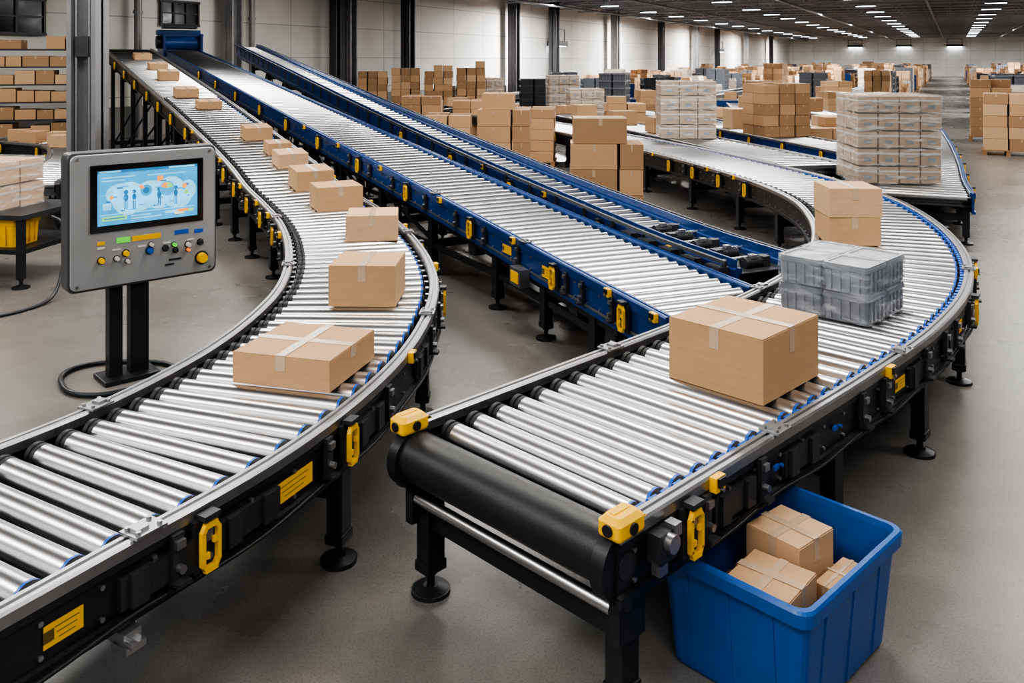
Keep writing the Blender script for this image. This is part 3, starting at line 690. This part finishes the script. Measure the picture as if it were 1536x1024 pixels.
e=obj('packing_table',None,None,(-6.0,10.1,0),(0,0,-.15),label='dark steel packing table with a lower shelf',category='table')
obj('table_top',MB().box((0,0,.775),(1.5,1.1,.05)).mesh('table_top',[dark2]),e); obj('shelf',MB().box((0,0,.40),(1.5,1.1,.05)).mesh('shelf',[dark]),e)
for i in (-1,1):
    for j in (-1,1):
        lg=obj('leg',MB().box((0,0,.43),(.07,.07,.66)).mesh('leg',[dark]),e,(i*.70,j*.50,0)); obj('foot',FOOT,lg)
for cx,cy in ((-5.75,9.82),(-6.4,9.92)):
    o=obj('plastic_crate',crate_mb(.3,.22,0,.30).mesh('plastic_crate',[yellow]),None,(cx,cy,.427),(0,0,-.15),label='yellow ribbed plastic crate on the table shelf',category='crate')
    obj('crate_label',MB().box((0,-.222,.13),(.2,.004,.1)).mesh('crate_label',[ylabel]),o)
pts=[(-5.15,9.7,.75),(-4.98,9.6,.7),(-4.85,9.4,.5),(-4.78,9.2,.25),(-4.76,9.0,.06),(-4.8,8.75,.018),(-4.95,8.45,.018),(-5.3,8.2,.018),(-6,8.0,.018)]
pp=Path(pts)
obj('power_cable',MB().tube([tuple(pp.at(pp.L*k/40)[0]) for k in range(41)],.018,8).mesh('power_cable',[dark2]),None,label='grey cable drooping from the packing table to the floor',category='cable')

def rack(x,y,rz,W,levels,hs,D=.9,label='dark steel shelving rack loaded with cartons',prio=1):
    e=obj('shelving_rack',None,None,(x,y,0),(0,0,rz),label=label,category='shelf')
    H=levels*hs+.1
    nb=max(1,round(W/2.4))
    for i in range(nb+1):
        for j in (-1,1): obj('upright',MB().box((0,0,H/2),(.06,.06,H)).mesh('upright',[coldark]),e,(-W/2+W*i/nb,j*D/2,0))
    R=Matrix.Rotation(rz,3,'Z')
    for k in range(levels):
        z=.12+k*hs; obj('shelf',MB().box((0,0,z),(W,D,.035)).mesh('shelf',[dark2]),e)
        xx=-W/2+.05
        while xx<W/2-.3:
            cw=min(random.uniform(.36,.66),W/2-.03-xx); chh=random.uniform(.5,.97)*(hs-.05)
            if random.random()<.93:
                q=R@Vector((xx+cw/2,-D/2+.35,0)); addc((x+q.x,y+q.y,z+.02),(cw-.03,.65,chh),rz,'cardboard box on a shelving rack',prio)
            xx+=cw
rack(-13.1,21.7,.30,4.8,7,.44,prio=1)
for i in range(4):
    stack(-5.8+1.35*i,36.2+.15*i,.1,3,1,8,.27+.02*(i%2),W=1.2,prio=1 if i%2 else 0,label='cardboard box in a tall stack behind the conveyors')
for s_,o_ in ((2.4,0),(3.1,.15),(3.7,-.1),(4.6,.1)):
    p,t,n,_=P6.at(s_); c=p+n*o_; addc((c.x,c.y,.761),(.42,.36,.24),random.uniform(-.4,.4),'cardboard box on the curved roller conveyor',2)
for PP_,lst in ((P3,(6.5,9,12,14)),(P4,(6,8.5,11,14)),(P5,(2,5,8,11)),(PX[0],(1,3,6,8)),(PX[1],(1,4,7)),(P7,(1,3,6)),(P8,(1.5,3.5)),(PR,(24,26,27.5)),(PX[10],(.6,1.6,2.6)),(PX[2],(1,2,3.5,5))):
    for s_ in lst:
        p,t,n,_=PP_.at(s_); zt=p.z-.019
        h=random.uniform(.25,.5); addc((p.x,p.y,zt),(random.uniform(.4,.7),random.uniform(.4,.6),h),math.atan2(n.y,n.x),'cardboard box travelling on a conveyor in the sorting area',1)

def tote_stack_mesh(nz,mt1):
    b=MB()
    for i in (-1,1):
        for k in range(nz):
            c=crate_mb(.29,.45,.142+k*.3,.3); b.add(c,Matrix.Translation((i*.3,0,0)))
    return b.mesh('crate_stack',[mt1])
TS=[tote_stack_mesh(4,bluep),tote_stack_mesh(5,grey),tote_stack_mesh(5,dark2),tote_stack_mesh(6,greyd)]
def crates(x,y,rz,me):
    pallet(x,y,rz); obj('crate_stack',me,None,(x,y,.003),(0,0,rz),label='stack of plastic crates on a pallet',category='crate stack',group='crate stacks among the pallets')
for x,y,k in ((.95,39.6,2),(2.4,40.2,3),(3.9,41.5,1),(5.3,42.2,0),(6.8,41.6,2)): crates(x,y,.1,TS[k])
wb=MB(); wb.loft([(.58,.48,.05,.15),(.6,.5,.05,.5),(.58,.48,.05,.9),(.6,.5,.05,1.3),(.57,.47,.05,1.5)],3); 
for k in range(4): wb.loft([(.605,.505,.05,.3+.32*k),(.605,.505,.05,.34+.32*k)],3,1)
FARF=film_mat('film_far',.8,1,(.50,.46,.41))
def wbs(f):
    b=MB(); b.v=[(x,y,.145+(z-.15)*f) for x,y,z in wb.v]; b.f=wb.f; b.m=wb.m; b.s=wb.s; return b.mesh('wrapped_block',[FARF,greyl])
WBS=[wbs(f) for f in (.7,.9,1.1,1.3)]
random.seed(5)
for bb in (3.6,6.2,8.6,11,13.4,15.8,18.2,20.6,25.7,28.6,31.5):
    a=33
    while a<146:
        p=AB(a,bb)
        ok=p.y>33 and not(-8.2<p.x<4 and 33<p.y<38) and not(-2.5<p.x<8.5 and 37<=p.y<43.5) and not(11.4<p.x<14.4 and 33<p.y<36)
        for PP in [P4,P5,P7,P8,P3]+PX:
            if min((q-p).xy.length for q in PP.P[::8])<1.4: ok=False
        if bb>25 : ok=p.y>29.5
        if ok and random.random()<.92:
            rz=wang-pi/2+random.uniform(-.1,.1)+(pi/2 if random.random()<.4 else 0); r=random.random()
            if r<.62:
                nz=random.choice((3,4,5,6,7,8)); stack(p.x,p.y,rz,random.choice((2,3,3)),2,nz,random.uniform(.20,.28))
            elif r<.82:
                pallet(p.x,p.y,rz); obj('wrapped_load',random.choice(WBS),None,(p.x,p.y,0),(0,0,rz),label='pallet load wrapped in cloudy stretch film',category='pallet load',group='wrapped loads among the stacks')
            else: crates(p.x,p.y,rz,random.choice(TS))
        a+=random.uniform(1.75,2.2)
PALS.sort(key=lambda q:q[0].length)
rp_=MB()
for i,(p,rz) in enumerate(PALS):
    if i<230: obj('pallet',PAL,None,p,(0,0,rz),label='wooden pallet under a load of goods',category='pallet',group='wooden pallets on the floor')
    else: rp_.add(pb,Matrix.Translation(p)@Matrix.Rotation(rz,4,'Z'))
if rp_.v: obj('distant_pallets',rp_.mesh('distant_pallets',[wood],False),None,label='distant wooden pallets under stacked loads',category='pallets',kind='stuff')
SETC.sort(key=lambda q:(-(q[4]>=1),q[0].length))
rest=MB()
for i,(p,sz,rz,lb,pr,ci) in enumerate(SETC):
    if i<275:
        obj('carton',UC[ci],None,p,(0,0,rz),label=lb,category='cardboard box',group='stacked cartons in the warehouse',scale=sz)
    else:
        rest.add(unit_carton(0,3) if p.length<60 else MB().box((0,0,.5),(1,1,1)),Matrix.Translation(p)@Matrix.Rotation(rz,4,'Z')@Matrix.Diagonal((*sz,1)),ci)
obj('carton_stacks',rest.mesh('carton_stacks',[card,card2,card3,tape],False),None,label='distant stacks of cardboard boxes on pallets',category='cardboard boxes',kind='stuff')

# ------------------------------------------------------------------ control panel
cp=obj('control_panel',None,None,(-2.90,6.86,0),(0,0,math.radians(42)),label='grey industrial touchscreen control panel on two dark posts',category='control panel')
PW,PH,PT=1.13,1.04,1.79
zc=PT-PH/2
def rr(hx,hz,r,y0,y1,m=0,seg=5):
    b=MB(); b.loft([(hx-.004,hz-.004,r,y0),(hx,hz,r,y0+.006),(hx,hz,r,y1)],seg,m)
    b.v=[(x,z,y) for x,y,z in b.v]; return b
obj('housing',rr(PW/2+.008,PH/2+.008,.05,.0,.16).mesh('housing',[paneld]),cp,(0,0,zc),bevel=.004)
obj('front_plate',rr(PW/2-.01,PH/2-.01,.045,-.018,.002).mesh('front_plate',[panelm]),cp,(0,0,zc),bevel=.003)
def uv(u,v): return (-PW/2+PW*u, PH/2-PH*v)
x0,z0=uv(.13,.09); x1,z1=uv(.90,.585)
sc=obj('screen',MB().box(((x0+x1)/2,-.024,(z0+z1)/2),(x1-x0,.014,z0-z1)).mesh('screen',[glass]),cp,(0,0,zc),bevel=.004)
dx0,dz0=x0+.05,z0-.045; dx1,dz1=x1-.05,z1+.05
d=MB(); SW,SH=dx1-dx0,dz0-dz1
def q2(u,v,wu,hv,m,lay=1):
    d.box((dx0+SW*(u+wu/2),-.0325-.0006*lay,dz0-SH*(v+hv/2)),(SW*wu,.0008,SH*hv),m)
def disc(u,v,r,m,lay=1,sx=1,n=14,a0=0,a1=2*pi):
    i=len(d.v); cx,cz,y=dx0+SW*u,dz0-SH*v,-.0331-.0006*lay
    d.v.append((cx,y,cz)); 
    for k in range(n+1):
        t_=a0+(a1-a0)*k/n; d.v.append((cx+r*sx*math.cos(t_),y,cz+r*math.sin(t_)))
    for k in range(n): d.face((i,i+1+k,i+2+k),m)
q2(0,0,1,1,0,0); q2(0,0,1,.05,2,1); q2(.02,.01,.2,.03,1,2); q2(.70,.01,.27,.03,1,2)
q2(.04,.12,.32,.02,1,1); q2(.04,.18,.22,.02,1,1); q2(.48,.13,.4,.02,1,1)
for (u,v,r,sx) in ((.30,.54,.13,1.0),(.22,.44,.08,1.4),(.38,.62,.08,1.5),(.52,.50,.11,1.2),(.60,.60,.08,1.4),(.72,.48,.12,1.0),(.80,.60,.09,1.2),(.90,.48,.08,.8)): disc(u,v,r,1,1,sx)
for (u,s_) in ((.27,1.0),(.35,.85),(.60,1.0),(.77,.9)):
    disc(u,.42,.018*s_,2,3); disc(u,.52,.030*s_,2,3,.6); q2(u-.014*s_,.54,.010,.20,2,3); q2(u+.005,.54,.010,.20,2,3)
random.seed(3)
for k in range(34):
    q2(random.uniform(.03,.9),random.uniform(.22,.76),random.uniform(.01,.07),random.uniform(.008,.03),random.choice((0,1,2,0)),4)
disc(.47,.42,.045,0,5); disc(.47,.42,.025,2,6); disc(.68,.42,.06,0,5); disc(.68,.42,.05,3,6,1,8,.2,1.6); disc(.68,.42,.05,4,6,1,8,1.6,2.8); disc(.41,.38,.03,4,6,1,6,0,2); disc(.86,.40,.02,4,6); disc(.88,.52,.018,3,6); disc(.13,.5,.015,4,6)
q2(.58,.17,.06,.10,4,3); q2(.05,.6,.08,.12,1,2)
q2(.03,.80,.94,.015,1,2); q2(.04,.84,.24,.08,3,2); q2(.06,.87,.2,.02,2,3); q2(.32,.86,.2,.02,1,2); q2(.32,.91,.3,.02,1,2); q2(.66,.85,.14,.05,1,2); q2(.78,.84,.12,.05,4,2); q2(.76,.9,.10,.03,5,3); q2(.90,.85,.06,.05,3,2)
obj('display',d.mesh('display',[scr_bg,scr_lt,scr_dk,scr_gr,scr_or,scr_ye],False),sc)
def btn(u,v,r,m,name='button',h=.03):
    x,z=uv(u,v); b=MB(); b.cyl((x,-.016,z),(x,-.024,z),r*1.35,18,1); b.cyl((x,-.024,z),(x,-.024-h,z),r,18,0,r*.9)
    obj(name,b.mesh(name,[m,dark2]),cp,(0,0,zc))
def tag(u,v,w_,h_,m):
    x,z=uv(u,v); obj('key_label',MB().box((x,-.0205,z),(w_,.005,h_)).mesh('key_label',[m]),cp,(0,0,zc))
tag(.20,.665,.055,.028,ylabel); tag(.20,.70,.055,.018,white); tag(.345,.66,.10,.04,green); tag(.50,.66,.22,.04,ylabel)
tag(.745,.655,.11,.032,bluechip); tag(.87,.665,.07,.03,bluechip)
btn(.20,.79,.022,yellow); btn(.30,.79,.018,white); btn(.36,.76,.022,yellow); btn(.37,.82,.016,white); btn(.52,.765,.024,bluechip); btn(.53,.72,.016,white)
btn(.63,.765,.02,dark2); btn(.69,.745,.016,green); btn(.70,.79,.018,dark2); btn(.79,.76,.02,white); btn(.79,.80,.014,orange); btn(.88,.755,.02,dark2)
btn(.89,.88,.042,yellow,'stop_button',.04)
for k in range(4): tag(.30+.17*k,.725,.06,.012,white)
tag(.70,.86,.10,.014,dark2); tag(.66,.895,.07,.012,dark2)
for u_,v_ in ((.05,.04),(.95,.04),(.05,.96),(.95,.96)):
    x,z=uv(u_,v_); obj('screw',MB().cyl((x,-.016,z),(x,-.024,z),.012,10).mesh('screw',[alu]),cp,(0,0,zc))
for x,wd2 in ((-.21,.10),(-.03,.14)):
    obj('post',MB().box((x,.09,.46),(wd2,.10,.86)).mesh('post',[dark]),cp,bevel=.005)
obj('mounting_plate',MB().box((-.1,.17,1.0),(.5,.03,.5)).mesh('mounting_plate',[dark]),cp)
obj('base_plate',MB().box((-.11,.09,.02),(.42,.3,.035)).mesh('base_plate',[dark]),cp,bevel=.006)
pts=[]
for k in range(49):
    t_=k/48; ang=-.6+2*pi*1.15*t_; r=.36+.03*math.sin(3*ang); pts.append((-3.12+r*math.cos(ang)*1.15,6.80+r*math.sin(ang),.022+(.035 if t_>.85 else 0)*(t_-.85)/.15))
obj('power_cable',MB().tube(pts,.02,8).mesh('power_cable',[dark]),None,label='dark cable coiled on the floor around the panel base',category='cable')

# ------------------------------------------------------------------ blue bin
BX,BY=1.135,3.67
bn=obj('storage_bin',None,None,(BX,BY,0),(0,0,math.radians(44)),label='blue plastic bin of small cartons under the conveyor edge',category='bin')
b=MB(); HX,HY=.43,.345
b.loft([(HX-.065,HY-.065,.05,0.004),(HX-.055,HY-.055,.05,.02),(HX-.018,HY-.018,.06,.43),(HX+.006,HY+.006,.06,.435),(HX+.008,HY+.008,.06,.485),(HX,HY,.06,.495),(HX-.02,HY-.02,.05,.495),(HX-.028,HY-.028,.05,.47),(HX-.08,HY-.08,.04,.03)],6)
obj('bin_body',b.mesh('bin_body',[blueplas]),bn)
b=MB(); tx=math.atan2(.037,.41)
for k in (-.55,0,.55):
    for s in (-1,1):
        b.box((k*HX,s*(HY-.0375),.225),(.016,.010,.40),mat=Matrix.Rotation(-s*tx,4,'X'))
        b.box((s*(HX-.0375),k*HY,.225),(.010,.016,.40),mat=Matrix.Rotation(s*tx,4,'Y'))
obj('rib',b.mesh('rib',[blueplas]),bn,kind='stuff')
a44=math.radians(44); R=Matrix.Rotation(a44,3,'Z')
def inbin(x,y,z,s,rz,mt=None,label='small cardboard box inside the blue bin',cross=True):
    q=R@Vector((x,y,0)); near_carton(s[0],s[1],s[2],(BX+q.x,BY+q.y,z),(0,0,a44+rz),cross,mt,label,'small cartons in the blue bin')
inbin(-.175,0,.032,(.28,.44,.24),.0,card3,cross=False); inbin(.15,-.01,.032,(.32,.45,.25),.0,card3,cross=False)
inbin(-.20,-.07,.275,(.26,.27,.16),.08,None); inbin(.10,.01,.284,(.26,.26,.205),-.08,card2,'small cardboard box with crossed tape on top in the bin')
inbin(.29,.06,.284,(.09,.22,.14),.0,card); inbin(.12,-.20,.284,(.26,.09,.08),.0,card)

# ------------------------------------------------------------------ camera & view
cam=bpy.data.cameras.new('camera'); co=bpy.data.objects.new('camera',cam); COL.objects.link(co)
co.location=(0,0,2.5); co.rotation_euler=(pi/2,0,0)
cam.sensor_width=36; cam.lens=1300/1536*36; cam.shift_y=-422/1536; cam.clip_end=500
scene.camera=co
scene.view_settings.view_transform='AgX'
scene.view_settings.look='AgX - High Contrast'
scene.view_settings.exposure=.55
